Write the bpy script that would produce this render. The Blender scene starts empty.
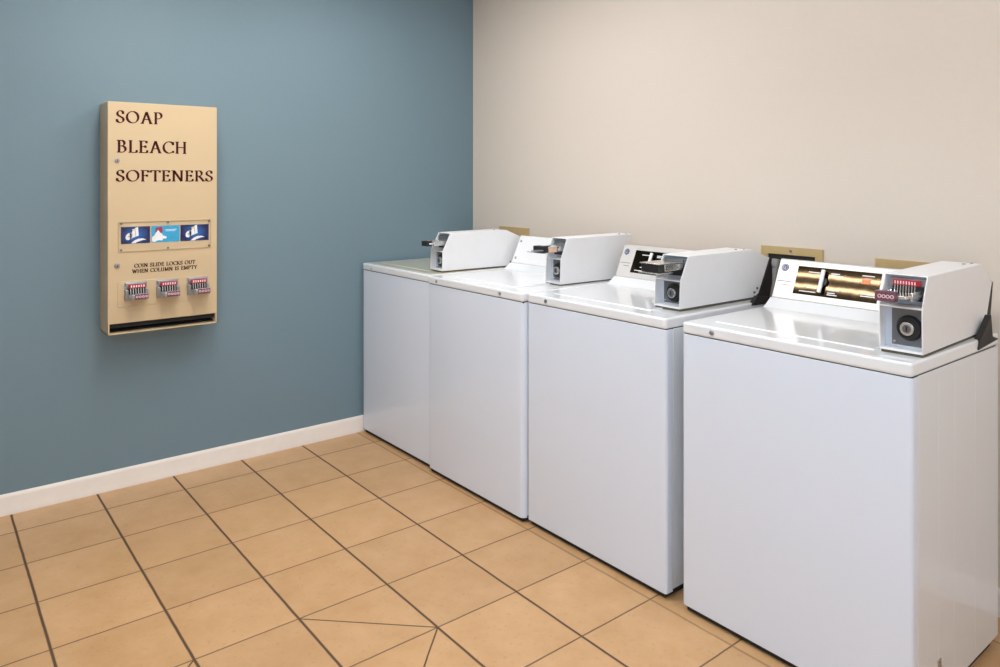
import bpy, bmesh, math, random
from mathutils import Vector, Matrix

SC = bpy.context.scene
COL = SC.collection
PI = math.pi
R = math.radians

# ------------------------------------------------------------------ camera
cam_d = bpy.data.cameras.new('camera')
cam_d.sensor_width = 36.0
cam_d.lens = 740.05 / 1000 * 36.0
cam_d.shift_x = -0.0161
cam_d.shift_y = -0.1536
cam_d.clip_start = 0.05
cam = bpy.data.objects.new('camera', cam_d)
cam.location = (3.5966, -2.6003, 1.3431)
cam.rotation_euler = (R(90), 0, R(140.8 - 90))
COL.objects.link(cam)
SC.camera = cam

# ------------------------------------------------------------------ world, lights, exposure
SC.view_settings.view_transform = 'Standard'
SC.view_settings.look = 'None'
SC.view_settings.gamma = 1.0
SC.view_settings.use_curve_mapping = False
SC.view_settings.exposure = 0.03

world = bpy.data.worlds.new('world')
SC.world = world
world.use_nodes = True
world.node_tree.nodes['Background'].inputs['Color'].default_value = (0.80, 0.88, 1.0, 1)
world.node_tree.nodes['Background'].inputs['Strength'].default_value = 0.3

CEIL = 2.44


def area(name, loc, rot, sx, sy, watts, color, spread=180):
    d = bpy.data.lights.new(name, 'AREA')
    d.shape = 'RECTANGLE'
    d.size, d.size_y = sx, sy
    d.energy = watts
    d.color = color
    d.spread = R(spread)
    o = bpy.data.objects.new(name, d)
    o.location = loc
    o.rotation_euler = rot
    COL.objects.link(o)
    return o


WARM = (1.0, 0.96, 0.91)
# twin-tube fluorescent on the ceiling over the open floor, tubes along the beige wall
area('ceiling_tube_light', (1.20, -1.775, CEIL - 0.03), (0, 0, 0), 1.2, 0.026, 9, WARM)
area('ceiling_tube_light', (1.20, -1.885, CEIL - 0.03), (0, 0, 0), 1.2, 0.026, 9, WARM)
# second ceiling fitting towards the corner
area('unseen_overhead_light', (1.05, -0.95, CEIL - 0.03), (0, 0, 0), 1.2, 0.6, 11.5, (0.95, 0.98, 1.0))
area('unseen_overhead_light', (4.2, -1.0, CEIL - 0.03), (0, 0, 0), 0.6, 1.2, 12, (0.95, 0.98, 1.0))  # added fill for the right-facing sides, no such fitting seen
# unseen cool fill placed behind the camera to light the machine fronts
area('cool_rear_fill', (4.1, -3.3, 1.55), (R(88), 0, R(28)), 1.1, 1.4, 28, (0.70, 0.85, 1.0))
# added upward fill, bounced off the ceiling to even out the room
area('ceiling_bounce_fill', (2.4, -2.2, 1.75), (R(180), 0, 0), 0.7, 0.7, 38, (0.84, 0.93, 1.0))


# ------------------------------------------------------------------ materials
def new_mat(name):
    m = bpy.data.materials.new(name)
    m.use_nodes = True
    return m, m.node_tree, m.node_tree.nodes['Principled BSDF']


def N(nt, kind, **kw):
    n = nt.nodes.new(kind)
    for k, v in kw.items():
        setattr(n, k, v)
    return n


def mth(nt, op, a, b=None, c=None):
    n = nt.nodes.new('ShaderNodeMath')
    n.operation = op
    for i, v in enumerate((a, b, c)):
        if v is None:
            continue
        if isinstance(v, (int, float)):
            n.inputs[i].default_value = v
        else:
            nt.links.new(v, n.inputs[i])
    return n.outputs[0]


def mixc(nt, fac, a, b, blend='MIX'):
    n = nt.nodes.new('ShaderNodeMix')
    n.data_type = 'RGBA'
    n.blend_type = blend
    for sock, v in ((n.inputs[0], fac), (n.inputs[6], a), (n.inputs[7], b)):
        if isinstance(v, (int, float)):
            sock.default_value = v
        elif isinstance(v, tuple):
            sock.default_value = v if len(v) == 4 else (*v, 1)
        else:
            nt.links.new(v, sock)
    return n.outputs[2]


def plain(name, col, rough=0.5, metal=0.0, coat=0.0, var=0.03, nscale=40, bump=0.0, spec=0.5):
    """paint / metal / plastic with a slight procedural mottling"""
    m, nt, b = new_mat(name)
    tc = N(nt, 'ShaderNodeTexCoord')
    nz = N(nt, 'ShaderNodeTexNoise')
    nz.inputs['Scale'].default_value = nscale
    nz.inputs['Detail'].default_value = 4
    nt.links.new(tc.outputs['Object'], nz.inputs['Vector'])
    d = tuple(max(0, c * (1 - var * 2)) for c in col)
    l = tuple(min(1, c * (1 + var)) for c in col)
    nt.links.new(mixc(nt, nz.outputs['Fac'], d, l), b.inputs['Base Color'])
    b.inputs['Roughness'].default_value = rough
    b.inputs['Metallic'].default_value = metal
    b.inputs['Coat Weight'].default_value = coat
    b.inputs['Coat Roughness'].default_value = 0.08
    b.inputs['Specular IOR Level'].default_value = spec
    if bump:
        bp = N(nt, 'ShaderNodeBump')
        bp.inputs['Strength'].default_value = bump
        bp.inputs['Distance'].default_value = 0.002
        nt.links.new(nz.outputs['Fac'], bp.inputs['Height'])
        nt.links.new(bp.outputs['Normal'], b.inputs['Normal'])
    return m


M = {}
M['beige_wall'] = plain('beige wall paint', (0.735, 0.64, 0.555), 0.75, var=0.012, nscale=60, bump=0.05)
M['blue_wall'] = plain('blue wall paint', (0.170, 0.252, 0.300), 0.6, var=0.015, nscale=60, bump=0.05)
M['room_wall'] = plain('off-white wall paint', (0.76, 0.75, 0.73), 0.8, var=0.01)
M['ceiling'] = plain('ceiling paint', (0.85, 0.85, 0.84), 0.9, var=0.01)
M['baseboard'] = plain('baseboard paint', (0.86, 0.78, 0.71), 0.4, var=0.03, nscale=25)
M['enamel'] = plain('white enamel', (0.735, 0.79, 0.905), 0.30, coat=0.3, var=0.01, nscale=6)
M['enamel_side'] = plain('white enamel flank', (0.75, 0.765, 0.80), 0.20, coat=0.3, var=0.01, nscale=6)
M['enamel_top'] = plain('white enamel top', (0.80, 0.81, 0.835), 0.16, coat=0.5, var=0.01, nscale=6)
M['olive_reflection'] = plain('enamel with painted olive reflection', (0.56, 0.53, 0.40), 0.2, coat=0.4, var=0.015, nscale=6)  # olive reflection put into the colour of lid and top sheet
M['box_white'] = plain('white powder coat', (0.82, 0.81, 0.82), 0.42, var=0.015, nscale=30)
M['box_inner'] = plain('pale grey liner paint', (0.60, 0.64, 0.72), 0.4, var=0.02)
M['steel'] = plain('brushed steel', (0.42, 0.42, 0.44), 0.35, metal=0.9, var=0.05)
M['dark_steel'] = plain('dull steel plate', (0.20, 0.21, 0.23), 0.4, metal=0.7, var=0.08)
M['chrome'] = plain('chrome', (0.80, 0.79, 0.78), 0.16, metal=1.0, var=0.02)
M['black'] = plain('black plastic', (0.012, 0.012, 0.013), 0.45, var=0.1)
M['guard'] = plain('black rubber guard', (0.018, 0.016, 0.015), 0.6, var=0.15, nscale=80)
M['gasket'] = plain('olive brown gasket', (0.10, 0.085, 0.055), 0.7, var=0.1)
M['gap'] = plain('dark gap fill', (0.018, 0.018, 0.018), 0.9)
M['red'] = plain('red plastic', (0.42, 0.015, 0.03), 0.35, var=0.05)
M['pink'] = plain('pale pink marking', (0.85, 0.62, 0.66), 0.5)
M['plum'] = plain('plum denomination card', (0.16, 0.06, 0.09), 0.35)
M['tan_card'] = plain('tan denomination card', (0.75, 0.50, 0.36), 0.4)
M['silver'] = plain('silver console paint', (0.68, 0.65, 0.62), 0.34, metal=0.25, coat=0.1, var=0.01)
M['white_mark'] = plain('white printing', (0.85, 0.85, 0.85), 0.5)
M['grey_mark'] = plain('grey printing', (0.22, 0.21, 0.20), 0.5)
M['navy'] = plain('navy badge', (0.012, 0.03, 0.14), 0.3)
M['orange'] = plain('orange indicator', (0.80, 0.22, 0.06), 0.35)
M['cream'] = plain('cream baked enamel', (0.615, 0.465, 0.285), 0.36, var=0.015, nscale=12)
M['cream_in'] = plain('cream tray enamel', (0.50, 0.37, 0.22), 0.4)
M['letters'] = plain('dark red lettering', (0.060, 0.006, 0.006), 0.6, spec=0.15)
M['letters_brown'] = plain('brown lettering', (0.055, 0.024, 0.012), 0.6, spec=0.15)
M['brass'] = plain('tan painted steel frame', (0.56, 0.40, 0.19), 0.42, var=0.05)
M['hose'] = plain('grey rubber hose', (0.33, 0.31, 0.29), 0.4, var=0.1)
M['card_light'] = plain('sky blue card', (0.03, 0.38, 0.66), 0.35, var=0.05)
M['card_white'] = plain('white print', (0.86, 0.86, 0.88), 0.4)
M['card_red'] = plain('crimson print', (0.36, 0.03, 0.08), 0.4)
M['card_yellow'] = plain('yellow print', (0.86, 0.70, 0.12), 0.4)


def mat_navy_card():
    m, nt, b = new_mat('blue detergent card')
    tc = N(nt, 'ShaderNodeTexCoord')
    g = N(nt, 'ShaderNodeTexGradient', gradient_type='SPHERICAL')
    mp = N(nt, 'ShaderNodeMapping')
    mp.inputs['Scale'].default_value = (0, 19, 24)
    nt.links.new(tc.outputs['Object'], mp.inputs['Vector'])
    nt.links.new(mp.outputs['Vector'], g.inputs['Vector'])
    nt.links.new(mixc(nt, g.outputs['Fac'], (0.003, 0.007, 0.085), (0.006, 0.15, 0.52)), b.inputs['Base Color'])
    b.inputs['Roughness'].default_value = 0.35
    return m


M['card_navy'] = mat_navy_card()


def mat_panel():
    """glossy dark film of the control panel; slightly wavy so the tubes reflect as bands"""
    m, nt, b = new_mat('glossy dark control film')
    tc = N(nt, 'ShaderNodeTexCoord')
    nz = N(nt, 'ShaderNodeTexNoise')
    nz.inputs['Scale'].default_value = 14
    nz.inputs['Detail'].default_value = 1
    mp = N(nt, 'ShaderNodeMapping')
    mp.inputs['Scale'].default_value = (1.0, 0.4, 0.4)
    nt.links.new(tc.outputs['Object'], mp.inputs['Vector'])
    nt.links.new(mp.outputs['Vector'], nz.inputs['Vector'])
    bp = N(nt, 'ShaderNodeBump')
    bp.inputs['Strength'].default_value = 0.12
    bp.inputs['Distance'].default_value = 0.003
    nt.links.new(nz.outputs['Fac'], bp.inputs['Height'])
    nt.links.new(bp.outputs['Normal'], b.inputs['Normal'])
    b.inputs['Base Color'].default_value = (0.027, 0.017, 0.008, 1)
    b.inputs['Metallic'].default_value = 0.9
    b.inputs['Roughness'].default_value = 0.045
    return m


M['panel'] = mat_panel()


def mat_glass():
    m, nt, b = new_mat('clear acrylic')
    b.inputs['Base Color'].default_value = (1, 1, 1, 1)
    b.inputs['Roughness'].default_value = 0.03
    b.inputs['IOR'].default_value = 1.05
    b.inputs['Transmission Weight'].default_value = 1.0
    tr = N(nt, 'ShaderNodeBsdfTransparent')
    mx = N(nt, 'ShaderNodeMixShader')
    gl = N(nt, 'ShaderNodeBsdfGlossy')
    gl.inputs['Roughness'].default_value = 0.05
    mx.inputs[0].default_value = 0.02
    nt.links.new(tr.outputs[0], mx.inputs[1])
    nt.links.new(gl.outputs[0], mx.inputs[2])
    nt.links.new(mx.outputs[0], nt.nodes['Material Output'].inputs['Surface'])
    return m


M['acrylic'] = mat_glass()

TILE = 0.305
TX0, TY0 = 0.2013, -0.7689       # one grout crossing


def mat_floor():
    m, nt, b = new_mat('tan ceramic tile floor')
    geo = N(nt, 'ShaderNodeNewGeometry')
    sep = N(nt, 'ShaderNodeSeparateXYZ')
    nt.links.new(geo.outputs['Position'], sep.inputs[0])
    u = mth(nt, 'DIVIDE', mth(nt, 'SUBTRACT', sep.outputs['X'], TX0), TILE)
    v = mth(nt, 'DIVIDE', mth(nt, 'SUBTRACT', sep.outputs['Y'], TY0), TILE)
    # slight wobble of the joints
    wob = N(nt, 'ShaderNodeTexNoise')
    wob.inputs['Scale'].default_value = 9
    nt.links.new(geo.outputs['Position'], wob.inputs['Vector'])
    w = mth(nt, 'MULTIPLY', mth(nt, 'SUBTRACT', wob.outputs['Fac'], 0.5), 0.010)
    uu, vv = mth(nt, 'ADD', u, w), mth(nt, 'ADD', v, w)

    def line_dist(x):
        f = mth(nt, 'FRACT', x)
        return mth(nt, 'MINIMUM', f, mth(nt, 'SUBTRACT', 1.0, f))

    def mask(d, width):
        mr = N(nt, 'ShaderNodeMapRange')
        mr.inputs['From Min'].default_value = width * 0.55
        mr.inputs['From Max'].default_value = width * 1.15
        mr.inputs['To Min'].default_value = 1
        mr.inputs['To Max'].default_value = 0
        nt.links.new(d, mr.inputs['Value'])
        return mr.outputs[0]

    def diag(a0, b0, a1, b1):
        """saw cut running at 45 degrees between two joint crossings (tile units)"""
        L = math.hypot(a1 - a0, b1 - b0)
        nx, ny = -(b1 - b0) / L, (a1 - a0) / L
        d = mth(nt, 'ABSOLUTE', mth(nt, 'ADD', mth(nt, 'MULTIPLY', mth(nt, 'SUBTRACT', uu, a0), nx),
                                    mth(nt, 'MULTIPLY', mth(nt, 'SUBTRACT', vv, b0), ny)))
        t = mth(nt, 'DIVIDE', mth(nt, 'ADD', mth(nt, 'MULTIPLY', mth(nt, 'SUBTRACT', u, a0), (a1 - a0) / L),
                                  mth(nt, 'MULTIPLY', mth(nt, 'SUBTRACT', v, b0), (b1 - b0) / L)), L)
        inside = mth(nt, 'MULTIPLY', mth(nt, 'GREATER_THAN', t, 0.0), mth(nt, 'LESS_THAN', t, 1.0))
        return mth(nt, 'MULTIPLY', mask(d, 0.0095), inside)

    gu = mask(line_dist(uu), 0.011)
    gv = mask(line_dist(vv), 0.0155)
    # the joint beside the machines is worn and filled
    gv = mth(nt, 'MULTIPLY', gv, mth(nt, 'SUBTRACT', 1.0, mth(nt, 'MULTIPLY', mth(nt, 'GREATER_THAN', v, -0.5), 0.55)))
    # (u index, v index): v index 0 is the joint by the machines, negative into the room
    dg = [diag(4, -3, 5, -2), diag(5, -2, 6, -3), diag(4, -4, 5, -5), diag(6, -3.999, 5, -5)]
    d_all = dg[0]
    for x in dg[1:]:
        d_all = mth(nt, 'MAXIMUM', d_all, x)
    g_all = mth(nt, 'MAXIMUM', mth(nt, 'MAXIMUM', mth(nt, 'MULTIPLY', gu, 0.82), gv), d_all)
    # tile body
    cell = N(nt, 'ShaderNodeCombineXYZ')
    nt.links.new(mth(nt, 'FLOOR', u), cell.inputs[0])
    nt.links.new(mth(nt, 'FLOOR', v), cell.inputs[1])
    wn = N(nt, 'ShaderNodeTexWhiteNoise', noise_dimensions='3D')
    nt.links.new(cell.outputs[0], wn.inputs['Vector'])
    off = N(nt, 'ShaderNodeVectorMath', operation='MULTIPLY_ADD')
    nt.links.new(wn.outputs['Color'], off.inputs[0])
    off.inputs[1].default_value = (7, 7, 7)
    nt.links.new(geo.outputs['Position'], off.inputs[2])
    n1 = N(nt, 'ShaderNodeTexNoise')
    n1.inputs['Scale'].default_value = 7
    n1.inputs['Detail'].default_value = 6
    n1.inputs['Roughness'].default_value = 0.62
    nt.links.new(off.outputs[0], n1.inputs['Vector'])
    n2 = N(nt, 'ShaderNodeTexNoise')
    n2.inputs['Scale'].default_value = 75
    n2.inputs['Detail'].default_value = 3
    nt.links.new(off.outputs[0], n2.inputs['Vector'])
    ramp = N(nt, 'ShaderNodeValToRGB')
    ramp.color_ramp.elements[0].position = 0.30
    ramp.color_ramp.elements[0].color = (0.535, 0.302, 0.133, 1)
    ramp.color_ramp.elements[1].position = 0.72
    ramp.color_ramp.elements[1].color = (0.635, 0.377, 0.190, 1)
    nt.links.new(n1.outputs['Fac'], ramp.inputs[0])
    spk = N(nt, 'ShaderNodeMapRange')
    spk.inputs['From Min'].default_value = 0.30
    spk.inputs['From Max'].default_value = 0.40
    spk.inputs['To Min'].default_value = 0.90
    spk.inputs['To Max'].default_value = 1.0
    nt.links.new(n2.outputs['Fac'], spk.inputs['Value'])
    tone = mth(nt, 'MULTIPLY', spk.outputs[0],
               mth(nt, 'ADD', 0.93, mth(nt, 'MULTIPLY', wn.outputs['Value'], 0.12)))
    hsv = N(nt, 'ShaderNodeHueSaturation')
    nt.links.new(ramp.outputs[0], hsv.inputs['Color'])
    nt.links.new(tone, hsv.inputs['Value'])
    colr = mixc(nt, g_all, hsv.outputs[0], (0.095, 0.052, 0.024, 1))
    nt.links.new(colr, b.inputs['Base Color'])
    rg = mth(nt, 'ADD', 0.36, mth(nt, 'MULTIPLY', g_all, 0.5))
    nt.links.new(rg, b.inputs['Roughness'])
    bp = N(nt, 'ShaderNodeBump')
    bp.inputs['Strength'].default_value = 0.5
    bp.inputs['Distance'].default_value = 0.002
    nt.links.new(mth(nt, 'SUBTRACT', mth(nt, 'MULTIPLY', n1.outputs['Fac'], 0.25), g_all), bp.inputs['Height'])
    nt.links.new(bp.outputs['Normal'], b.inputs['Normal'])
    return m


M['floor'] = mat_floor()


# ------------------------------------------------------------------ mesh helpers
class MB:
    def __init__(self):
        self.bm = bmesh.new()

    def box(self, x0, x1, y0, y1, z0, z1):
        vs = [self.bm.verts.new(p) for p in ((x0, y0, z0), (x1, y0, z0), (x1, y1, z0), (x0, y1, z0),
                                             (x0, y0, z1), (x1, y0, z1), (x1, y1, z1), (x0, y1, z1))]
        for f in ((0, 3, 2, 1), (4, 5, 6, 7), (0, 1, 5, 4), (1, 2, 6, 5), (2, 3, 7, 6), (3, 0, 4, 7)):
            self.bm.faces.new([vs[i] for i in f])
        return self

    def prism(self, pts, axis, a, b):
        """polygon extruded along an axis: axis 'x' pts are (y,z); 'y' pts are (x,z); 'z' pts are (x,y)"""
        def P(p, t):
            return {'x': (t, p[0], p[1]), 'y': (p[0], t, p[1]), 'z': (p[0], p[1], t)}[axis]
        A = [self.bm.verts.new(P(p, a)) for p in pts]
        B = [self.bm.verts.new(P(p, b)) for p in pts]
        n = len(pts)
        self.bm.faces.new(A)
        self.bm.faces.new(B[::-1])
        for i in range(n):
            j = (i + 1) % n
            self.bm.faces.new((A[j], A[i], B[i], B[j]))
        return self

    def cyl(self, c, axis, r, length, seg=24, r2=None):
        """solid cylinder / cone frustum starting at c and running along axis"""
        c, ax = Vector(c), Vector(axis).normalized()
        q = Vector((0, 0, 1)).rotation_difference(ax)
        r2 = r if r2 is None else r2
        A, B = [], []
        for i in range(seg):
            t = 2 * PI * i / seg
            d = q @ Vector((math.cos(t), math.sin(t), 0))
            A.append(self.bm.verts.new(c + d * r))
            B.append(self.bm.verts.new(c + d * r2 + ax * length))
        self.bm.faces.new(A[::-1])
        self.bm.faces.new(B)
        for i in range(seg):
            j = (i + 1) % seg
            self.bm.faces.new((A[i], A[j], B[j], B[i]))
        return self

    def ring(self, c, axis, r0, r1, length, seg=32):
        c, ax = Vector(c), Vector(axis).normalized()
        q = Vector((0, 0, 1)).rotation_difference(ax)
        L = []
        for r, h in ((r0, 0), (r1, 0), (r1, length), (r0, length)):
            L.append([self.bm.verts.new(c + ax * h + (q @ Vector((math.cos(2 * PI * i / seg), math.sin(2 * PI * i / seg), 0))) * r) for i in range(seg)])
        for k in range(4):
            a, b2 = L[k], L[(k + 1) % 4]
            for i in range(seg):
                j = (i + 1) % seg
                self.bm.faces.new((a[i], a[j], b2[j], b2[i]))
        return self

    def tube(self, path, r, seg=12):
        path = [Vector(p) for p in path]
        rings = []
        for i, p in enumerate(path):
            t = (path[min(i + 1, len(path) - 1)] - path[max(i - 1, 0)]).normalized()
            q = Vector((0, 0, 1)).rotation_difference(t)
            rings.append([self.bm.verts.new(p + (q @ Vector((math.cos(2 * PI * k / seg), math.sin(2 * PI * k / seg), 0))) * r) for k in range(seg)])
        for a, b2 in zip(rings, rings[1:]):
            for k in range(seg):
                j = (k + 1) % seg
                self.bm.faces.new((a[k], a[j], b2[j], b2[k]))
        self.bm.faces.new(rings[0][::-1])
        self.bm.faces.new(rings[-1])
        return self

    def xf(self, mat):
        bmesh.ops.transform(self.bm, matrix=mat, verts=self.bm.verts)
        return self

    def build(self, name, mat, parent=None, bevel=0.0, seg=2, loc=None, rotz=0, smooth=True):
        bmesh.ops.recalc_face_normals(self.bm, faces=self.bm.faces)
        me = bpy.data.meshes.new(name)
        self.bm.to_mesh(me)
        self.bm.free()
        me.materials.append(mat)
        if smooth:
            for p in me.polygons:
                p.use_smooth = True
            me.set_sharp_from_angle(angle=R(35))
        o = bpy.data.objects.new(name, me)
        COL.objects.link(o)
        if parent:
            o.parent = parent
        if loc:
            o.location = loc
        o.rotation_euler = (0, 0, rotz)
        if bevel:
            md = o.modifiers.new('bevel', 'BEVEL')
            md.width = bevel
            md.segments = seg
            md.limit_method = 'ANGLE'
            md.angle_limit = R(35)
            md.harden_normals = False
        return o


def empty(name, loc, rotz=0):
    o = bpy.data.objects.new(name, None)
    o.empty_display_size = 0.1
    o.location = loc
    o.rotation_euler = (0, 0, rotz)
    COL.objects.link(o)
    return o


def tag(o, label=None, cat=None, group=None, kind=None):
    if label:
        o['label'] = label
    if cat:
        o['category'] = cat
    if group:
        o['group'] = group
    if kind:
        o['kind'] = kind
    return o


# ------------------------------------------------------------------ lettering (serif capitals drawn as pen strokes)
def arc(cx, cy, rx, ry, a0, a1, n=14):
    return [(cx + rx * math.cos(R(a0 + (a1 - a0) * i / n)), cy + ry * math.sin(R(a0 + (a1 - a0) * i / n))) for i in range(n + 1)]


S_CURVE = arc(0.27, 0.755, 0.20, 0.235, 35, 210, 12)[:-1] + [(0.12, 0.60), (0.27, 0.50), (0.43, 0.39)] + arc(0.25, 0.245, 0.215, 0.235, 30, -150, 12)
# glyph = (width, strokes, serifs); a serif is (x, y) of a stem end
GLYPHS = {
    'S': (0.54, [S_CURVE, [(0.435, 0.72), (0.435, 0.95)], [(0.045, 0.05), (0.045, 0.29)]], []),
    'O': (0.86, [arc(0.43, 0.5, 0.375, 0.48, 0, 360, 32)], []),
    'A': (0.80, [[(0.12, 0), (0.40, 1.0)], [(0.40, 1.0), (0.70, 0)], [(0.22, 0.36), (0.58, 0.36)]], [(0.12, 0), (0.70, 0)]),
    'P': (0.60, [[(0.14, 0), (0.14, 1)], [(0.14, 0.98), (0.30, 0.98)] + arc(0.30, 0.72, 0.23, 0.26, 80, -90, 12) + [(0.14, 0.46)]], [(0.14, 0), (0.12, 1)]),
    'B': (0.64, [[(0.14, 0), (0.14, 1)], [(0.14, 0.98), (0.28, 0.98)] + arc(0.29, 0.755, 0.19, 0.225, 80, -90, 12) + [(0.14, 0.53)],
                 [(0.14, 0.53), (0.30, 0.53)] + arc(0.31, 0.275, 0.24, 0.255, 80, -90, 12) + [(0.14, 0.02)]], [(0.12, 0), (0.12, 1)]),
    'L': (0.58, [[(0.14, 0), (0.14, 1)], [(0.14, 0.02), (0.53, 0.02)], [(0.52, 0.0), (0.55, 0.22)]], [(0.12, 0), (0.14, 1)]),
    'E': (0.60, [[(0.14, 0), (0.14, 1)], [(0.14, 0.98), (0.50, 0.98)], [(0.14, 0.52), (0.43, 0.52)], [(0.14, 0.02), (0.53, 0.02)],
                 [(0.50, 1.0), (0.50, 0.80)], [(0.43, 0.62), (0.43, 0.42)], [(0.53, 0.0), (0.56, 0.22)]], [(0.12, 0), (0.12, 1)]),
    'C': (0.74, [arc(0.43, 0.5, 0.375, 0.48, 42, 318, 24), [(0.70, 0.70), (0.70, 0.97)], [(0.70, 0.05), (0.72, 0.22)]], []),
    'H': (0.82, [[(0.15, 0), (0.15, 1)], [(0.67, 0), (0.67, 1)], [(0.15, 0.52), (0.67, 0.52)]], [(0.15, 0), (0.15, 1), (0.67, 0), (0.67, 1)]),
    'F': (0.55, [[(0.14, 0), (0.14, 1)], [(0.14, 0.98), (0.50, 0.98)], [(0.14, 0.52), (0.42, 0.52)], [(0.50, 1.0), (0.50, 0.80)], [(0.42, 0.62), (0.42, 0.42)]], [(0.14, 0), (0.12, 1)]),
    'T': (0.68, [[(0.34, 0), (0.34, 1)], [(0.04, 0.98), (0.64, 0.98)], [(0.04, 1.0), (0.03, 0.80)], [(0.64, 1.0), (0.65, 0.80)]], [(0.34, 0)]),
    'N': (0.84, [[(0.14, 0), (0.14, 1)], [(0.14, 1), (0.69, 0.0)], [(0.69, 0), (0.69, 1)]], [(0.14, 0), (0.10, 1), (0.69, 1)]),
    'R': (0.70, [[(0.14, 0), (0.14, 1)], [(0.14, 0.98), (0.30, 0.98)] + arc(0.30, 0.735, 0.21, 0.245, 80, -90, 12) + [(0.14, 0.49)],
                 [(0.32, 0.49), (0.66, 0.0)]], [(0.14, 0), (0.12, 1), (0.66, 0)]),
    'I': (0.30, [[(0.15, 0), (0.15, 1)]], [(0.15, 0), (0.15, 1)]),
    'D': (0.80, [[(0.14, 0), (0.14, 1)], [(0.14, 0.98), (0.32, 0.98)] + arc(0.34, 0.5, 0.38, 0.48, 85, -85, 18) + [(0.14, 0.02)]], [(0.12, 0), (0.12, 1)]),
    'K': (0.72, [[(0.14, 0), (0.14, 1)], [(0.60, 1.0), (0.16, 0.50)], [(0.26, 0.60), (0.66, 0.0)]], [(0.14, 0), (0.14, 1), (0.60, 1), (0.66, 0)]),
    'U': (0.78, [[(0.14, 1), (0.14, 0.34)] + arc(0.39, 0.32, 0.25, 0.30, 180, 360, 16) + [(0.64, 1)]], [(0.14, 1), (0.64, 1)]),
    'W': (1.06, [[(0.08, 1), (0.32, 0)], [(0.32, 0), (0.53, 0.9)], [(0.53, 0.9), (0.76, 0)], [(0.76, 0), (0.98, 1)]], [(0.08, 1), (0.98, 1)]),
    'M': (0.96, [[(0.13, 0), (0.16, 1)], [(0.16, 1), (0.48, 0.05)], [(0.48, 0.05), (0.80, 1)], [(0.80, 1), (0.84, 0)]], [(0.13, 0), (0.84, 0)]),
    'Y': (0.70, [[(0.06, 1), (0.35, 0.48)], [(0.64, 1), (0.35, 0.48)], [(0.35, 0.48), (0.35, 0)]], [(0.06, 1), (0.64, 1), (0.35, 0)]),
}


def ribbon(mb, pts, place, thick, thin, nib=22):
    """one calligraphic pen stroke laid as a thin raised ribbon; place(u, v, h) maps to 3D"""
    n = len(pts)
    L, Rr = [], []
    for i, p in enumerate(pts):
        a, c = pts[max(0, i - 1)], pts[min(n - 1, i + 1)]
        if n > 3 and pts[0] == pts[-1] and i in (0, n - 1):
            a, c = pts[-2], pts[1]
        dx, dy = c[0] - a[0], c[1] - a[1]
        l = math.hypot(dx, dy) or 1
        th = math.atan2(dy, dx)
        w = max(thin, thick * abs(math.sin(th - R(nib)))) / 2
        nx, ny = -dy / l * w, dx / l * w
        L.append((p[0] + nx, p[1] + ny))
        Rr.append((p[0] - nx, p[1] - ny))
    for i in range(n - 1):
        q = [L[i], Rr[i], Rr[i + 1], L[i + 1]]
        top = [mb.bm.verts.new(place(x, y, 1)) for x, y in q]
        bot = [mb.bm.verts.new(place(x, y, 0)) for x, y in q]
        mb.bm.faces.new(top)
        mb.bm.faces.new(bot[::-1])
        for k in range(4):
            j = (k + 1) % 4
            mb.bm.faces.new((top[k], bot[k], bot[j], top[j]))


def word_mesh(text, x, y0, y1, z, h, thick=0.175, thin=0.075, raise_=0.0006, slant=0.0):
    """serif capitals on a plane facing +x, reading towards +y, filling y0..y1; z is the base line"""
    trk = 0.10
    total = sum(GLYPHS[c][0] + trk if c != ' ' else 0.46 for c in text) - trk
    sx = (y1 - y0) / total
    mb = MB()
    pen = 0.0
    for c in text:
        if c == ' ':
            pen += 0.46
            continue
        w, strokes, serifs = GLYPHS[c]

        def place(u, v, hh, pen=pen):
            return (x + raise_ * hh, y0 + (pen + u) * sx, z + v * h + slant * ((pen + u) * sx))
        for s in strokes:
            ribbon(mb, s, place, thick, thin)
        for (px, py) in serifs:
            e = 0.02 if py < 0.5 else 0.98
            ribbon(mb, [(px - 0.12, e), (px + 0.12, e)], place, thin, thin, 90)
        pen += w + trk
    return mb


# ------------------------------------------------------------------ the room
RX, RY = 5.4, -4.6
tag(MB().box(-0.1, RX + 0.1, RY - 0.1, 0.1, -0.08, 0).build('floor', M['floor']), kind='structure')
tag(MB().box(-0.1, RX + 0.1, RY - 0.1, 0.1, CEIL, CEIL + 0.08).build('ceiling', M['ceiling']), kind='structure')
tag(MB().box(-0.1, 0, RY - 0.1, 0.1, 0, CEIL).build('wall_left', M['blue_wall']), kind='structure')
tag(MB().box(0, RX + 0.1, 0, 0.1, 0, CEIL).build('wall_back', M['beige_wall']), kind='structure')
tag(MB().box(RX, RX + 0.1, RY - 0.1, 0, 0, CEIL).build('wall_right', M['room_wall']), kind='structure')
tag(MB().box(0, RX, RY - 0.1, RY, 0, CEIL).build('wall_front', M['room_wall']), kind='structure')


def base_profile(s=1):
    return [(0, 0), (0.014 * s, 0), (0.014 * s, 0.012), (0.012 * s, 0.016), (0.012 * s, 0.068), (0.009 * s, 0.077), (0.004 * s, 0.083), (0, 0.083)]


tag(MB().prism(base_profile(), 'y', RY, -0.014).build('baseboard_left', M['baseboard']), kind='structure')
tag(MB().prism(base_profile(-1), 'x', 0, RX).build('baseboard_back', M['baseboard']), kind='structure')


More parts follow.
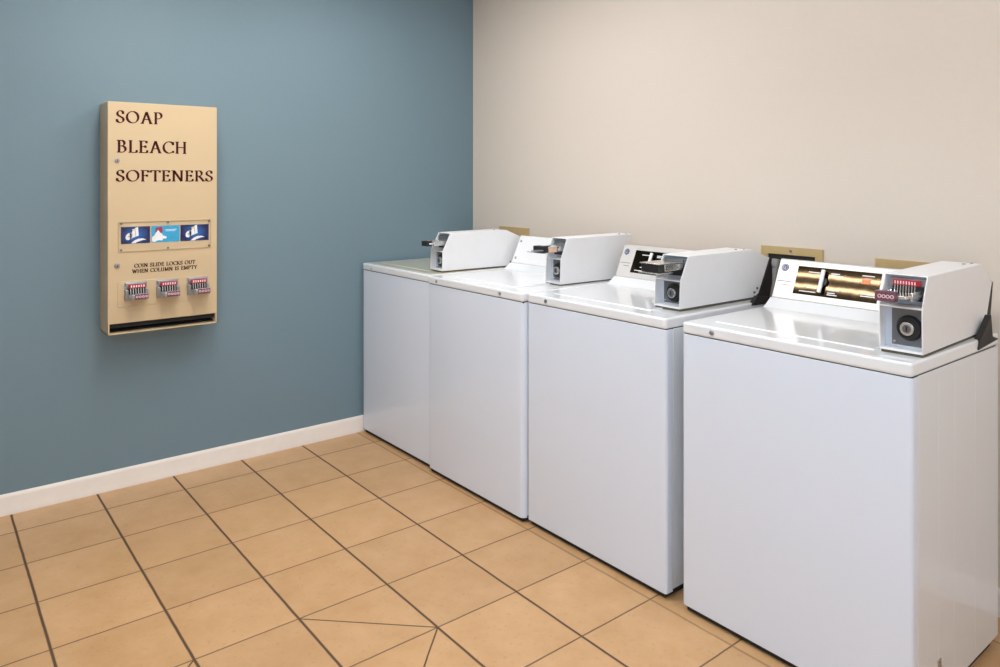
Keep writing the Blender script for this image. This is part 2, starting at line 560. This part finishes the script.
# ------------------------------------------------------------------ vending machine on the blue wall
def make_coin_slide(parent, y0, z0, reach):
    """push-in coin slide of the vending machine, facing +x; z0 is the bottom of its face plate"""
    s = MB().box(0.0, 0.006, 0, 0.088, 0, 0.078)
    s.box(0.006, 0.016, 0.004, 0.084, 0.062, 0.075)              # hood over the slots
    s.box(0.006, 0.030, 0.0, 0.012, 0.012, 0.048)                # side guides
    s.box(0.006, 0.030, 0.076, 0.088, 0.012, 0.048)
    root = s.build('coin_slide', M['steel'], parent, 0.0012, loc=(0.1605, y0, z0))
    MB().box(0.012, 0.0185, 0.014, 0.080, 0.053, 0.069).build('red_strip', M['red'], root)
    pk = MB()
    for k in range(6):
        pk.box(0.0185, 0.0192, 0.022 + k * 0.0095, 0.0275 + k * 0.0095, 0.056, 0.0655)
    pk.build('slot_marking', M['pink'], root)
    MB().box(0.0062, 0.010, 0.012, 0.080, 0.022, 0.052).build('slot_recess', M['black'], root)
    fn = MB()
    for k in range(6):
        fn.prism([(0.010, 0.052), (0.020, 0.052), (0.024, 0.030), (0.010, 0.026)], 'y', 0.020 + k * 0.0098, 0.0232 + k * 0.0098)
    fn.build('coin_fingers', M['chrome'], root)
    # the tongue: tapering plate to a fist-sized push block
    tg = MB().prism([(0.010, 0.010), (0.010, 0.078), (0.030, 0.078), (reach - 0.02, 0.072), (reach - 0.02, 0.016), (0.030, 0.010)], 'z', 0.018, 0.027)
    tg.box(reach - 0.022, reach - 0.004, 0.014, 0.074, 0.012, 0.033)
    tg.build('slide_tongue', M['steel'], root, 0.002)
    MB().box(reach - 0.020, reach - 0.003, 0.024, 0.076, 0.014, 0.0345).build('push_block', M['plum'], root, 0.0015)
    ov = MB()
    for k in range(4):
        ov.ring((reach - 0.003, 0.032 + k * 0.012, 0.0245), (1, 0, 0), 0.0028, 0.0048, 0.001, 16)
    for k in range(4):
        ov.ring((reach - 0.0115, 0.032 + k * 0.012, 0.0345), (0, 0, 1), 0.0028, 0.0048, 0.0006, 16)
    ov.build('denomination_ring', M['pink'], root)
    return root


def make_vending():
    root = empty('vending_machine', (0, 0, 0))
    tag(root, 'cream wall-mounted vending machine for soap, bleach and softeners on the blue wall', 'vending machine')
    y0, y1, z0, z1, X = -1.976, -1.538, 0.699, 1.669, 0.163
    c = MB().box(0, 0.150, y0 + 0.001, y1 - 0.001, 0.744, z1 - 0.0005)
    c.box(0, X, y0 + 0.001, y0 + 0.007, z0, 0.744)
    c.box(0, X, y1 - 0.007, y1 - 0.001, z0, 0.744)
    c.box(0, X, y0 + 0.001, y1 - 0.001, z0, z0 + 0.006)
    c.build('cabinet', M['cream'], root, 0.0015)
    MB().box(0.001, 0.02, y0 + 0.007, y1 - 0.007, z0 + 0.006, 0.744).build('delivery_chute', M['black'], root)
    tr = MB().prism([(0.02, z0 + 0.022), (0.125, z0 + 0.012), (0.125, z0 + 0.006), (0.02, z0 + 0.006)], 'y', y0 + 0.008, y1 - 0.008)
    tr.box(0.146, 0.150, y0 + 0.008, y1 - 0.008, z0 + 0.026, 0.744)
    tr.build('delivery_tray', M['gap'], root)
    # door
    d = MB().box(0.150, X, y0, y1, 0.744, z1)
    door = d.build('front_door', M['cream'], root, 0.002)
    word_mesh('SOAP', X, -1.944, -1.766, 1.582, 0.050).build('lettering', M['letters'], door, smooth=False)
    word_mesh('BLEACH', X, -1.942, -1.667, 1.458, 0.051).build('lettering', M['letters'], door, smooth=False)
    word_mesh('SOFTENERS', X, -1.944, -1.556, 1.337, 0.047).build('lettering', M['letters'], door, smooth=False)
    word_mesh('COIN SLIDE LOCKS OUT', X, -1.876, -1.632, 0.973, 0.016, 0.24, 0.11).build('lettering', M['letters_brown'], door, smooth=False)
    word_mesh('WHEN COLUMN IS EMPTY', X, -1.884, -1.624, 0.950, 0.016, 0.24, 0.11).build('lettering', M['letters_brown'], door, smooth=False)
    # keyed locks
    for zz, r in ((1.424, 0.0095), (0.986, 0.011)):
        lk = MB().cyl((X, -1.941, zz), (1, 0, 0), r, 0.003, 24).cyl((X + 0.003, -1.941, zz), (1, 0, 0), r * 0.75, 0.003, 24)
        lo = lk.build('door_lock', M['steel'], root, 0.0006)
        MB().box(X + 0.006, X + 0.0064, -1.942, -1.940, zz - 0.005, zz + 0.005).build('keyway', M['black'], lo)
    # display window: three cards behind clear acrylic held by six screws
    wy0, wy1, wz0, wz1 = -1.935, -1.566, 1.044, 1.166
    cards = [(-1.927, -1.815, 'navy'), (-1.810, -1.697, 'light'), (-1.693, -1.574, 'navy')]
    for (a, b2, kind) in cards:
        cy, cz = (a + b2) / 2, 1.1105
        cd = MB().box(0, 0.0012, -(b2 - a) / 2, (b2 - a) / 2, -0.0355, 0.0355).build(
            'product_card', M['card_navy'] if kind == 'navy' else M['card_light'], root, loc=(X, cy, cz))
        tag(cd, 'dark blue detergent card' if kind == 'navy' else 'sky blue softener card')
        e = 0.0012
        if kind == 'navy':
            # lower-case white letters "all", tilted upwards, over a white swoosh
            lt, sw = MB(), MB()
            ca, sa = math.cos(R(20)), math.sin(R(20))

            def pl(u, v, hh):
                uu, vv = u * 0.046, v * 0.041
                return (e + 0.0007 * hh, -0.037 + uu * ca - vv * sa * 0.2, -0.021 + uu * sa + vv * ca)
            ribbon(lt, arc(0.27, 0.30, 0.17, 0.24, 0, 360, 18), pl, 0.26, 0.24)
            ribbon(lt, [(0.48, 0.60), (0.48, 0.0)], pl, 0.27, 0.2)
            ribbon(lt, [(0.72, 0.92), (0.72, 0.02)], pl, 0.27, 0.2)
            ribbon(lt, [(1.00, 0.98), (1.00, 0.02)], pl, 0.27, 0.2)
            lt.build('brand_lettering', M['card_white'], cd, smooth=False)
            ac = MB()
            ribbon(ac, [(0.60, 0.80), (0.86, 0.80)], lambda u, v, hh: (pl(u, v, hh)[0] + 0.0003 * hh, *pl(u, v, hh)[1:]), 0.14, 0.14)
            ac.build('yellow_flash', M['card_yellow'], cd, smooth=False)
            pts = [(-0.018, -0.0340), (-0.004, -0.0215), (0.012, -0.0155), (0.028, -0.0150), (0.042, -0.0215),
                   (0.030, -0.0215), (0.014, -0.0265), (0.004, -0.0300), (0.000, -0.0340)]
            sw.prism(pts, 'x', e, e + 0.0006)
            sw.build('white_swoosh', M['card_white'], cd, smooth=False)
        else:
            rd = MB().prism([(-0.042, 0.010), (-0.040, 0.027), (-0.018, 0.032), (-0.012, 0.026), (-0.012, 0.006), (-0.028, 0.002)], 'x', e, e + 0.0005)
            rd.build('red_badge', M['card_red'], cd, smooth=False)
            star = [(-0.054, -0.030), (-0.054, -0.012), (-0.044, -0.004), (-0.040, 0.004), (-0.030, 0.018), (-0.022, 0.006), (-0.014, 0.001),
                    (-0.012, -0.006), (0.004, -0.012), (0.002, -0.020), (-0.010, -0.020), (-0.014, -0.028), (-0.030, -0.026), (-0.044, -0.033)]
            MB().prism(star, 'x', e + 0.0005, e + 0.001).build('white_splash', M['card_white'], cd, smooth=False)
            ln = MB().box(e, e + 0.0005, 0.0, 0.044, 0.017, 0.0195).box(e, e + 0.0005, 0.0, 0.038, 0.0115, 0.0135)
            ln.build('small_print', M['pale'] if 'pale' in M else M['card_white'], cd, smooth=False)
    MB().box(X + 0.0028, X + 0.0040, wy0, wy1, wz0, wz1).build('window_pane', M['acrylic'], root)
    fr = MB()
    t = 0.0012
    for (a, b2, p, q) in ((wy0, wy1, wz1, wz1 + t), (wy0, wy1, wz0 - t, wz0), (wy0 - t, wy0, wz0 - t, wz1 + t), (wy1, wy1 + t, wz0 - t, wz1 + t)):
        fr.box(X, X + 0.0042, a, b2, p, q)
    fr.build('window_frame', M['cream'], root)
    for sy in (wy0 + 0.008, -1.745, wy1 - 0.008):
        for sz in (wz0 + 0.006, wz1 - 0.006):
            MB().cyl((X + 0.0040, sy, sz), (1, 0, 0), 0.0048, 0.0025, 14).build('window_screw', M['dark_steel'], root)
    # mounting plate for the three coin slides
    MB().box(X, X + 0.002, -1.939, -1.575, 0.812, 0.919).build('slide_mounting_plate', M['cream'], root, 0.0008)
    for sy in (-1.915, -1.791, -1.667):
        make_coin_slide(root, sy, 0.836, 0.088)
    return root


make_vending()


# ------------------------------------------------------------------ washing machines
def console_map(depth0):
    """point on the leaning console face: x across, s 0..1 up the face, h proud of it"""
    ya, za, yb, zb = depth0, 0.930, depth0 + 0.060, 1.060
    ln = math.hypot(yb - ya, zb - za)
    ny, nz = -(zb - za) / ln, (yb - ya) / ln
    return lambda x, s, h: (x, ya + (yb - ya) * s + ny * h, za + (zb - za) * s + nz * h)


def slab_on(mb, cm, x0, x1, s0, s1, h0, h1, lean=0.0):
    c = []
    for h in (h0, h1):
        c += [mb.bm.verts.new(cm(x, s, h)) for x, s in ((x0, s0), (x1, s0), (x1 + lean, s1), (x0 + lean, s1))]
    for f in ((0, 3, 2, 1), (4, 5, 6, 7), (0, 1, 5, 4), (1, 2, 6, 5), (2, 3, 7, 6), (3, 0, 4, 7)):
        mb.bm.faces.new([c[i] for i in f])
    return mb


def disc_on(mb, cm, x, s, r, h0, h1, seg=28):
    sl = 0.143
    A = [mb.bm.verts.new(cm(x + r * math.cos(2 * PI * i / seg), s + r / sl * math.sin(2 * PI * i / seg), h0)) for i in range(seg)]
    B = [mb.bm.verts.new(cm(x + r * math.cos(2 * PI * i / seg), s + r / sl * math.sin(2 * PI * i / seg), h1)) for i in range(seg)]
    mb.bm.faces.new(A[::-1])
    mb.bm.faces.new(B)
    for i in range(seg):
        j = (i + 1) % seg
        mb.bm.faces.new((A[i], A[j], B[j], B[i]))
    return mb


def ribbon_on(mb, cm, pts, w, h0, h1):
    ribbon(mb, pts, lambda u, v, hh: cm(u, v, h0 if hh == 0 else h1), w, w, 90)


def make_box(root, prof, w, right, rot, slide, lid_z, style):
    """coin meter box bolted on the machine top. local frame: x 0..w (left to right), y back, z up from the machine top"""
    cb_loc = Vector(right) + Matrix.Rotation(rot, 3, 'Z') @ Vector((-w, 0, 0))
    t = 0.0035
    fb, fm, ft = prof[0], prof[1], prof[2]
    s = MB()
    s.prism(prof, 'x', 0, t)
    s.prism(prof, 'x', w - t, w)
    n = len(prof)
    # skin along the top, chamfer, back and bottom (front stays open)
    cyv = sum(p[0] for p in prof) / n
    czv = sum(p[1] for p in prof) / n
    for i in range(2, n):
        a, b2 = Vector(prof[i]), Vector(prof[(i + 1) % n])
        d = (b2 - a).normalized()
        nrm = Vector((-d.y, d.x))
        if nrm.dot(Vector((cyv, czv)) - a) < 0:
            nrm = -nrm
        s.prism([tuple(a), tuple(b2), tuple(b2 + nrm * t), tuple(a + nrm * t)], 'x', t * 0.5, w - t * 0.5)
    # shelf between the two openings
    s.prism([(fm[0] + 0.001, fm[1] - 0.004), (fm[0] + 0.001, fm[1]), (0.06, fm[1]), (0.06, fm[1] - 0.004)], 'x', t * 0.5, w - t * 0.5)
    # narrow sill at the bottom of the lower opening
    s.box(t * 0.5, w - t * 0.5, fb[0] + 0.002, 0.03, fb[1], fb[1] + 0.006)
    box = s.build('coin_box', M['box_white'], root, 0.0018, 2, loc=cb_loc, rotz=rot)
    # inner liner
    li = MB()
    li.box(t, w - t, 0.030, 0.034, fb[1] + 0.004, fm[1] - 0.004)
    li.prism([(ft[0] + 0.022, ft[1] - t), (ft[0] + 0.026, ft[1] - t), (0.062, fm[1]), (0.058, fm[1])], 'x', t, w - t)
    li.build('liner', M['box_inner'], box)
    # lower: service door with cam lock
    MB().box(0.020, w - 0.006, 0.0285, 0.030, fb[1] + 0.012, fm[1] - 0.010).build('service_door', M['dark_steel'], box, 0.0006)
    lz = (fb[1] + fm[1]) / 2 + 0.001
    lx = w * 0.60
    MB().cyl((lx, 0.0285, lz), (0, -1, 0), 0.033, 0.010, 36, 0.028).build('lock_guard', M['black'], box, 0.001)
    MB().cyl((lx, 0.0185, lz), (0, -1, 0), 0.0185, 0.010, 30, 0.0165).build('lock_cylinder', M['chrome'], box, 0.0008)
    MB().cyl((lx, 0.0085, lz), (0, -1, 0), 0.0105, 0.0004, 24).build('lock_plug', M['dark_steel'], box)
    MB().box(lx - 0.002, lx + 0.002, 0.0074, 0.0086, lz - 0.007, lz + 0.007).build('keyhole', M['black'], box)
    MB().cyl((0.027, 0.0285, fb[1] + 0.020), (0, -1, 0), 0.0035, 0.002, 14).build('rivet', M['chrome'], box)
    # upper: coin slide
    zb = fm[1]
    yb = 0.040
    MB().box(0.012, w - 0.008, yb, yb + 0.012, zb + 0.014, ft[1] - 0.010).build('slide_plate', M['steel'] if style != 'dark' else M['dark_steel'], box, 0.0008)
    if style == 'red':
        MB().box(0.022, w - 0.018, yb - 0.010, yb, zb + 0.050, zb + 0.064).build('red_strip', M['red'], box, 0.0008)
        pk = MB()
        for k in range(8):
            pk.box(0.026 + k * 0.0069, 0.029 + k * 0.0069, yb - 0.0106, yb - 0.010, zb + 0.053, zb + 0.061)
        pk.build('slot_marking', M['pink'], box)
    else:
        MB().box(0.022, w - 0.014, yb - 0.008, yb, zb + 0.046, zb + 0.066).build('slot_hood', M['dark_steel'], box, 0.0008)
    MB().box(0.018, w - 0.012, yb - 0.003, yb, zb + 0.012, zb + 0.049).build('slot_recess', M['black'], box)
    fn = MB()
    for k in range(8):
        xx = 0.0255 + k * 0.0069
        fn.prism([(yb - 0.003, zb + 0.050), (yb - 0.009, zb + 0.050), (yb - 0.012, zb + 0.032), (yb - 0.003, zb + 0.026)], 'x', xx, xx + 0.0026)
    fn.build('coin_fingers', M['chrome'], box)
    # tongue
    zt, out = zb + slide['z'], slide['out']
    tg = MB()
    tg.prism([(0.014, yb), (w - 0.014, yb), (w - 0.016, yb - 0.04), (w - 0.026, -out + 0.012), (0.026, -out + 0.012), (0.016, yb - 0.04)], 'z', zt - 0.004, zt + 0.004)
    tg.box(0.016, 0.022, -out + 0.03, yb, zt - 0.010, zt + 0.012)
    tg.box(w - 0.022, w - 0.016, -out + 0.03, yb, zt - 0.010, zt + 0.012)
    tg.build('slide_tongue', M['chrome'], box, 0.0012)
    bw = slide.get('bw', 0.062)
    bx0 = slide.get('bx', (w - bw) / 2)
    pb = MB().box(bx0, bx0 + bw, -out, -out + slide.get('bd', 0.020), zt - slide.get('bh', 0.012), zt + slide.get('bh', 0.012) + 0.002)
    pb.build('push_block', M[slide.get('block', 'plum')], box, 0.002)
    hh = slide.get('bh', 0.012)
    if slide.get('ovals'):
        ov = MB()
        for k in range(4):
            ov.ring((bx0 + 0.0125 + k * 0.0100, -out + 0.0002, zt + 0.001), (0, -1, 0), 0.0030, 0.0048, 0.0012, 18)
        ov.build('denomination_ring', M['pink'], box)
    if slide.get('lips'):
        MB().box(bx0 - 0.006, bx0 + bw + 0.006, -out - 0.002, yb, zt + hh + 0.002, zt + hh + 0.0045).box(
            bx0 - 0.010, bx0 + bw + 0.004, -out - 0.006, -out + 0.07, zt - hh - 0.0045, zt - hh - 0.001).build('chrome_lip', M['chrome'], box, 0.0008)
    if slide.get('card'):
        MB().box(w - 0.018, w - 0.0155, -out + slide['card'][0], -out + slide['card'][1], zt - 0.012, zt + 0.012).build('denomination_card', M['tan_card'], box)
    if slide.get('tip'):
        MB().prism([(w * 0.62, -out - slide['tip']), (w * 0.82, -out - slide['tip']), (w * 0.82, -out + 0.005), (w * 0.62, -out + 0.005)], 'z', zt - 0.004, zt + 0.001).build('slide_tip', M['steel'], box, 0.001)
    # gasket, screws
    back_b = prof[-1][0]
    g = MB().box(0.004, w - 0.003, 0.003, back_b - 0.004, lid_z - 0.001, fb[1] + 0.001)
    g.build('gasket', M['gasket'], box)
    tz = prof[3][1]
    for yy, xx in ((prof[3][0] - 0.055, w * 0.72), (prof[3][0] - 0.018, w * 0.80)):
        MB().cyl((xx, yy, tz - 0.001), (0, 0, 1), 0.0045, 0.004, 14).build('screw', M['steel'], box)
    for yy, zz in ((back_b + 0.012, fb[1] + 0.020), (back_b + 0.030, fb[1] + 0.034)):
        MB().cyl((w, yy - 0.012, zz - 0.002), (1, 0, 0), 0.0045, 0.003, 14).build('screw', M['dark_steel'], box)
    return box


PROF = {
    'A': [(0, 0.909), (0.003, 1.003), (0.047, 1.087), (0.380, 1.090), (0.484, 1.047), (0.441, 0.918), (0.405, 0.909)],
    'B': [(0, 0.906), (0.005, 1.013), (0.039, 1.097), (0.428, 1.099), (0.340, 0.914), (0.330, 0.906)],
    'C': [(0, 0.909), (0.005, 1.004), (0.047, 1.084), (0.412, 1.086), (0.525, 1.049), (0.453, 0.920), (0.425, 0.909)],
    'D': [(0, 0.908), (-0.004, 1.023), (0.032, 1.101), (0.432, 1.103), (0.519, 1.042), (0.458, 0.918), (0.441, 0.908)],
}


def make_washer(X, Y, W, label, console, prof, box_right, box_rot, slide, style, screws, screw_mat, top_mat='enamel_top', box_w=0.1,
                groove=True, guard=None, corner=0.010):
    root = empty('washing_machine', (X, Y, 0))
    tag(root, label, 'washing machine', 'coin-operated washing machines along the beige wall')
    D = 0.57
    zs = 0.866
    # cabinet: wrap-around body, set a hair behind the front panel
    y_in = 0.034 if groove else 0.022
    cab = MB().box(0.0015, W - 0.0015, y_in + 0.003, D, 0.026, zs - 0.002)
    cabinet = cab.build('cabinet', M['enamel_side'], root, 0.002)
    rib = MB()
    for yy in (0.155, 0.255, 0.40):
        rib.box(W - 0.002, W - 0.0012, yy, yy + 0.004, 0.06, zs - 0.02)
    rib.build('pressed_rib', M['enamel_side'], cabinet, 0.0007)
    if guard:
        MB().box(W - 0.002, W + 0.0012, 0.150, 0.168, 0.055, 0.125).build('side_clip', M['steel'], cabinet, 0.001)
    # front panel with rounded vertical edges
    fp = MB()
    r, sg = corner, 6
    pts = [(0, y_in)]
    pts += [(r - r * math.cos(PI / 2 * i / sg), r - r * math.sin(PI / 2 * i / sg)) for i in range(sg + 1)]
    pts += [(W - r + r * math.sin(PI / 2 * i / sg), r - r * math.cos(PI / 2 * i / sg)) for i in range(sg + 1)]
    pts += [(W, y_in)]
    fp.prism(pts, 'z', 0.020, zs - 0.0025)
    fp.build('front_panel', M['enamel'], root, 0.0015)
    # black block painting the shade under the machine, and levelling feet
    MB().box(0.012, W - 0.012, 0.010, D - 0.03, 0.004, 0.026).build('under_shade_block', M['gap'], root)
    for fx in (0.05, W - 0.05):
        for fy in (0.06, D - 0.06):
            MB().cyl((fx, fy, 0), (0, 0, 1), 0.020, 0.010, 16).cyl((fx, fy, 0.010), (0, 0, 1), 0.008, 0.018, 12).build('foot', M['black'], root)
    # top panel: rim, then a step up to the console
    zt = 0.901
    tp = MB()
    rr = 0.012
    pts = [(0, D)]
    pts += [(rr - rr * math.cos(PI / 2 * i / sg), rr - rr * math.sin(PI / 2 * i / sg) - 0.003) for i in range(sg + 1)]
    pts += [(W - rr + rr * math.sin(PI / 2 * i / sg), rr - rr * math.cos(PI / 2 * i / sg) - 0.003) for i in range(sg + 1)]
    pts += [(W, D)]
    tp.prism(pts, 'z', zs, zt)
    top = tp.build('top_panel', M[top_mat if top_mat != 'olive_reflection' else 'enamel_top'], root, 0.007, 4)
    MB().box(0.004, W - 0.004, 0.006, D - 0.01, zs - 0.005, zs + 0.001).build('seam', M['gap'], root)
    if top_mat == 'olive_reflection':
        ly = MB().box(0.022, W - 0.022, 0.020, 0.44, zt - 0.002, zt + 0.001).build('reflection_sheet', M['olive_reflection'], root, 0.001)  # added sheet that carries the painted reflection
        ly['label'] = 'top sheet tinted by a painted olive reflection'
    # loading lid
    lx0, lx1 = (0.07, W - 0.125)
    lid = MB().prism([(0.070, zt - 0.002), (0.074, zt + 0.003), (0.400, zt + 0.003), (0.402, zt - 0.002)], 'x', lx0, lx1)
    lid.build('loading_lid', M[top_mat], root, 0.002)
    if top_mat == 'olive_reflection':
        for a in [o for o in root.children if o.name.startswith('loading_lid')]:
            a['label'] = 'lid tinted by a painted olive reflection'
    # console
    cy = 0.487
    cm = console_map(cy)
    ct = 1.035 if top_mat == 'olive_reflection' else 1.060
    cx0, cx1 = 0.008, W - 0.140
    bs = MB().prism([(cy - 0.055, zt - 0.003), (cy - 0.030, zt + 0.010), (cy - 0.003, 0.930), (cy + 0.095, 0.930), (cy + 0.095, zt - 0.003)], 'x', 0.004, W - 0.136)
    bs.build('console_base', M['enamel_top'], root, 0.004, 3)
    co = MB().prism([(cy, 0.930), (cy + 0.060 * (ct - 0.93) / 0.13, ct), (cy + 0.068, ct + 0.002), (cy + 0.098, ct - 0.010), (cy + 0.098, 0.930)], 'x', cx0, cx1)
    con = co.build('console', M['silver'] if console != 'white' else M['box_white'], root, 0.003, 3)
    if console == 'white':
        mk = slab_on(MB(), cm, 0.10, 0.30, 0.435, 0.455, 0, 0.0006)
        mk.build('printed_line', M['grey_mark'], con)
        for s_ in (0.18, 0.80):
            disc_on(MB(), cm, 0.03, s_, 0.006, 0, 0.003, 16).build('console_screw', M['steel'], con)
    else:
        px0, px1 = 0.084, 0.371
        slab_on(MB(), cm, px0, px1, 0.165, 0.865, -0.001, 0.0012).build('control_panel', M['panel'], con)
        # round badge with a curled monogram
        bx, bs_ = 0.034, 0.79
        bd = disc_on(MB(), cm, bx, bs_, 0.0135, 0, 0.0012)
        badge = bd.build('round_badge', M['navy'], con)
        mg = MB()
        q = 0.143

        def bp(u, v):
            return (bx + u * 0.0115, bs_ + v * 0.0115 / q)
        ring = [bp(0.86 * math.cos(2 * PI * i / 24), 0.86 * math.sin(2 * PI * i / 24)) for i in range(25)]
        for pts_, wd in ((ring, 0.07),):
            for a, b2 in zip(pts_, pts_[1:]):
                pass
        MBm = mg

        def curl(pts_):
            ribbon(MBm, pts_, lambda u, v, hh: cm(bx + u * 0.0115, bs_ + v * 0.0115 / q, 0.0012 if hh == 0 else 0.0018), 0.08, 0.06)
        curl([(0.88 * math.cos(2 * PI * i / 24), 0.88 * math.sin(2 * PI * i / 24)) for i in range(25)])
        curl(arc(-0.30, 0.02, 0.28, 0.42, 50, 330, 14) + [(-0.02, 0.0), (-0.22, 0.0)])        # G
        curl([(-0.05, -0.02), (-0.06, -0.50), (-0.25, -0.58)])
        curl(arc(0.32, 0.24, 0.22, 0.24, 60, 270, 10))                                        # E
        curl(arc(0.34, -0.24, 0.24, 0.25, 90, 320, 10))
        mg.build('monogram', M['white_mark'], badge, smooth=False)
        pr = slab_on(MB(), cm, 0.014, 0.070, 0.435, 0.452, 0, 0.0006)
        slab_on(pr, cm, 0.036, 0.068, 0.345, 0.362, 0, 0.0006)
        pr.build('printed_line', M['grey_mark'], con)
        # printed settings around the dial
        for i_, (a, b2, s_) in enumerate(((0.125, 0.172, 0.725), (0.130, 0.165, 0.34), (0.105, 0.165, 0.235), (0.205, 0.235, 0.735), (0.205, 0.248, 0.69),
                            (0.205, 0.245, 0.335), (0.205, 0.232, 0.26), (0.205, 0.240, 0.215), (0.310, 0.350, 0.765), (0.316, 0.358, 0.33), (0.316, 0.366, 0.285))):
            slab_on(MB(), cm, a, b2, s_, s_ + 0.022, 0.0012, 0.0017).build('printed_setting', M['white_mark'], con)
        dial = disc_on(MB(), cm, 0.186, 0.515, 0.015, 0.0012, 0.010).build('cycle_dial', M['black'], con, 0.001)
        ptr = slab_on(MB(), cm, 0.177, 0.1895, 0.235, 0.795, 0.010, 0.018)
        ptr.build('dial_pointer', M['white_mark'], con, 0.002)
        slab_on(MB(), cm, 0.312, 0.339, 0.575, 0.695, 0.0012, 0.003).build('indicator_window', M['orange'], con, 0.0008)
    # screws on the front rim of the top panel
    for sx in screws:
        MB().cyl((sx, -0.0025, 0.884), (0, -1, 0), 0.0075, 0.004, 20).cyl((sx, -0.0065, 0.884), (0, -1, 0), 0.005, 0.0015, 20).build('top_screw', M[screw_mat], root, 0.0006)
    # coin box
    make_box(root, PROF[prof], box_w, (box_right[0] - X, box_right[1] - Y, 0), box_rot, slide, zt, style)
    if guard:
        bx = box_right[0] - X
        g = MB().prism([(a - Y, b2) for a, b2 in guard[0]], 'x', bx - 0.10, bx + guard[2])
        g.prism([(a - Y, b2) for a, b2 in guard[1]], 'x', W - 0.012, W + 0.004)
        g.build('rear_guard', M['guard'], root)
    return root


make_washer(0.022, -0.739, 0.668, 'white washing machine in the corner against the blue wall, with an olive reflection painted into its lid', 'white', 'A',
            (0.650, -0.651), R(-2), dict(z=0.036, out=0.066, bw=0.05, block='black', bd=0.03, bh=0.011), 'dark', (0.101,), 'chrome', 'olive_reflection', box_w=0.110)
make_washer(0.693, -0.757, 0.685, 'white washing machine with a plain white console, second from the blue wall', 'white', 'B',
            (1.322, -0.509), R(-2), dict(z=0.040, out=0.080, block='black', bd=0.035, bh=0.013, card=(0.035, 0.075), tip=0.045), 'dark', (0.077, 0.544), 'steel',
            box_w=0.098, corner=0.022, groove=False)
make_washer(1.386, -0.740, 0.686, 'white washing machine with an unlit black control panel, third from the blue wall', 'dark', 'C',
            (2.023, -0.611), R(-1), dict(z=0.044, out=0.085, block='black', bd=0.055, bh=0.013, bw=0.075, lips=True), 'dark', (0.111,), 'dark_steel', box_w=0.112,
            guard=([(-0.085, 1.051), (-0.074, 1.013), (-0.074, 0.952), (-0.091, 0.903), (-0.160, 0.903), (-0.153, 0.925), (-0.084, 1.047)], [(-0.164, 0.889), (-0.27, 0.892), (-0.232, 0.923), (-0.150, 0.912)], 0.012))
make_washer(2.133, -0.737, 0.687, 'white washing machine nearest the viewer, with gold bands across its control panel', 'dark', 'D',
            (2.814, -0.662), R(2), dict(z=0.028, out=0.052, ovals=True, bw=0.050, bx=0.010), 'red', (0.113,), 'steel', box_w=0.106,
            guard=([(-0.142, 1.044), (-0.140, 1.040), (-0.158, 0.953), (-0.147, 0.903), (-0.205, 0.903), (-0.200, 0.922)], [(-0.224, 0.899), (-0.179, 0.886), (-0.329, 0.875), (-0.32, 0.898), (-0.279, 0.927), (-0.236, 0.960)], -0.017))


# ------------------------------------------------------------------ outlet boxes on the beige wall and the hose
def outlet_box(x0, x1, ztop, label, screw=True, rail=0.030):
    root = empty('outlet_box', ((x0 + x1) / 2, 0, ztop - 0.24))
    tag(root, label, 'outlet box', 'tan wall boxes behind the machines')
    w, h = x1 - x0, 0.24
    f = MB().box(-w / 2, w / 2, -0.007, 0, h - rail, h).box(-w / 2, -w / 2 + 0.03, -0.007, 0, 0, h - rail)
    f.box(w / 2 - 0.03, w / 2, -0.007, 0, 0, h - rail).box(-w / 2 + 0.03, w / 2 - 0.03, -0.007, 0, 0, 0.03)
    f.build('frame', M['brass'], root, 0.0012)
    MB().box(-w / 2 + 0.03, w / 2 - 0.03, -0.002, 0, 0.03, h - rail).build('opening_shade', M['gap'], root)  # flat black sheet painting the shade inside the opening
    if screw:
        MB().cyl((0.0, -0.007, h - 0.015), (0, -1, 0), 0.005, 0.002, 14).build('frame_screw', M['dark_steel'], root)
    return root


outlet_box(0.263, 0.524, 1.080, 'tan steel outlet box frame on the wall above the corner washing machine', False, 0.055)
outlet_box(1.945, 2.200, 1.086, 'tan steel outlet box frame with a screw, on the wall between the two nearest machines')
outlet_box(2.391, 2.646, 1.071, 'tan steel outlet box frame behind the console of the machine nearest the viewer', False)

hs = MB()
hp = []
for i in range(25):
    t = i / 24
    hp.append((2.016 + 0.012 * math.sin(t * 3), -0.012 - 0.056 * math.sin(min(1, t * 3) * PI / 2), 1.02 - 0.50 * t))
hs.tube(hp, 0.012, 14)
hs.cyl((2.016, -0.022, 1.008), (0, 0.2, 1), 0.015, 0.03, 16)
tag(hs.build('water_hose', M['hose']), 'grey water hose hanging from the outlet box between the two nearest machines', 'hose')
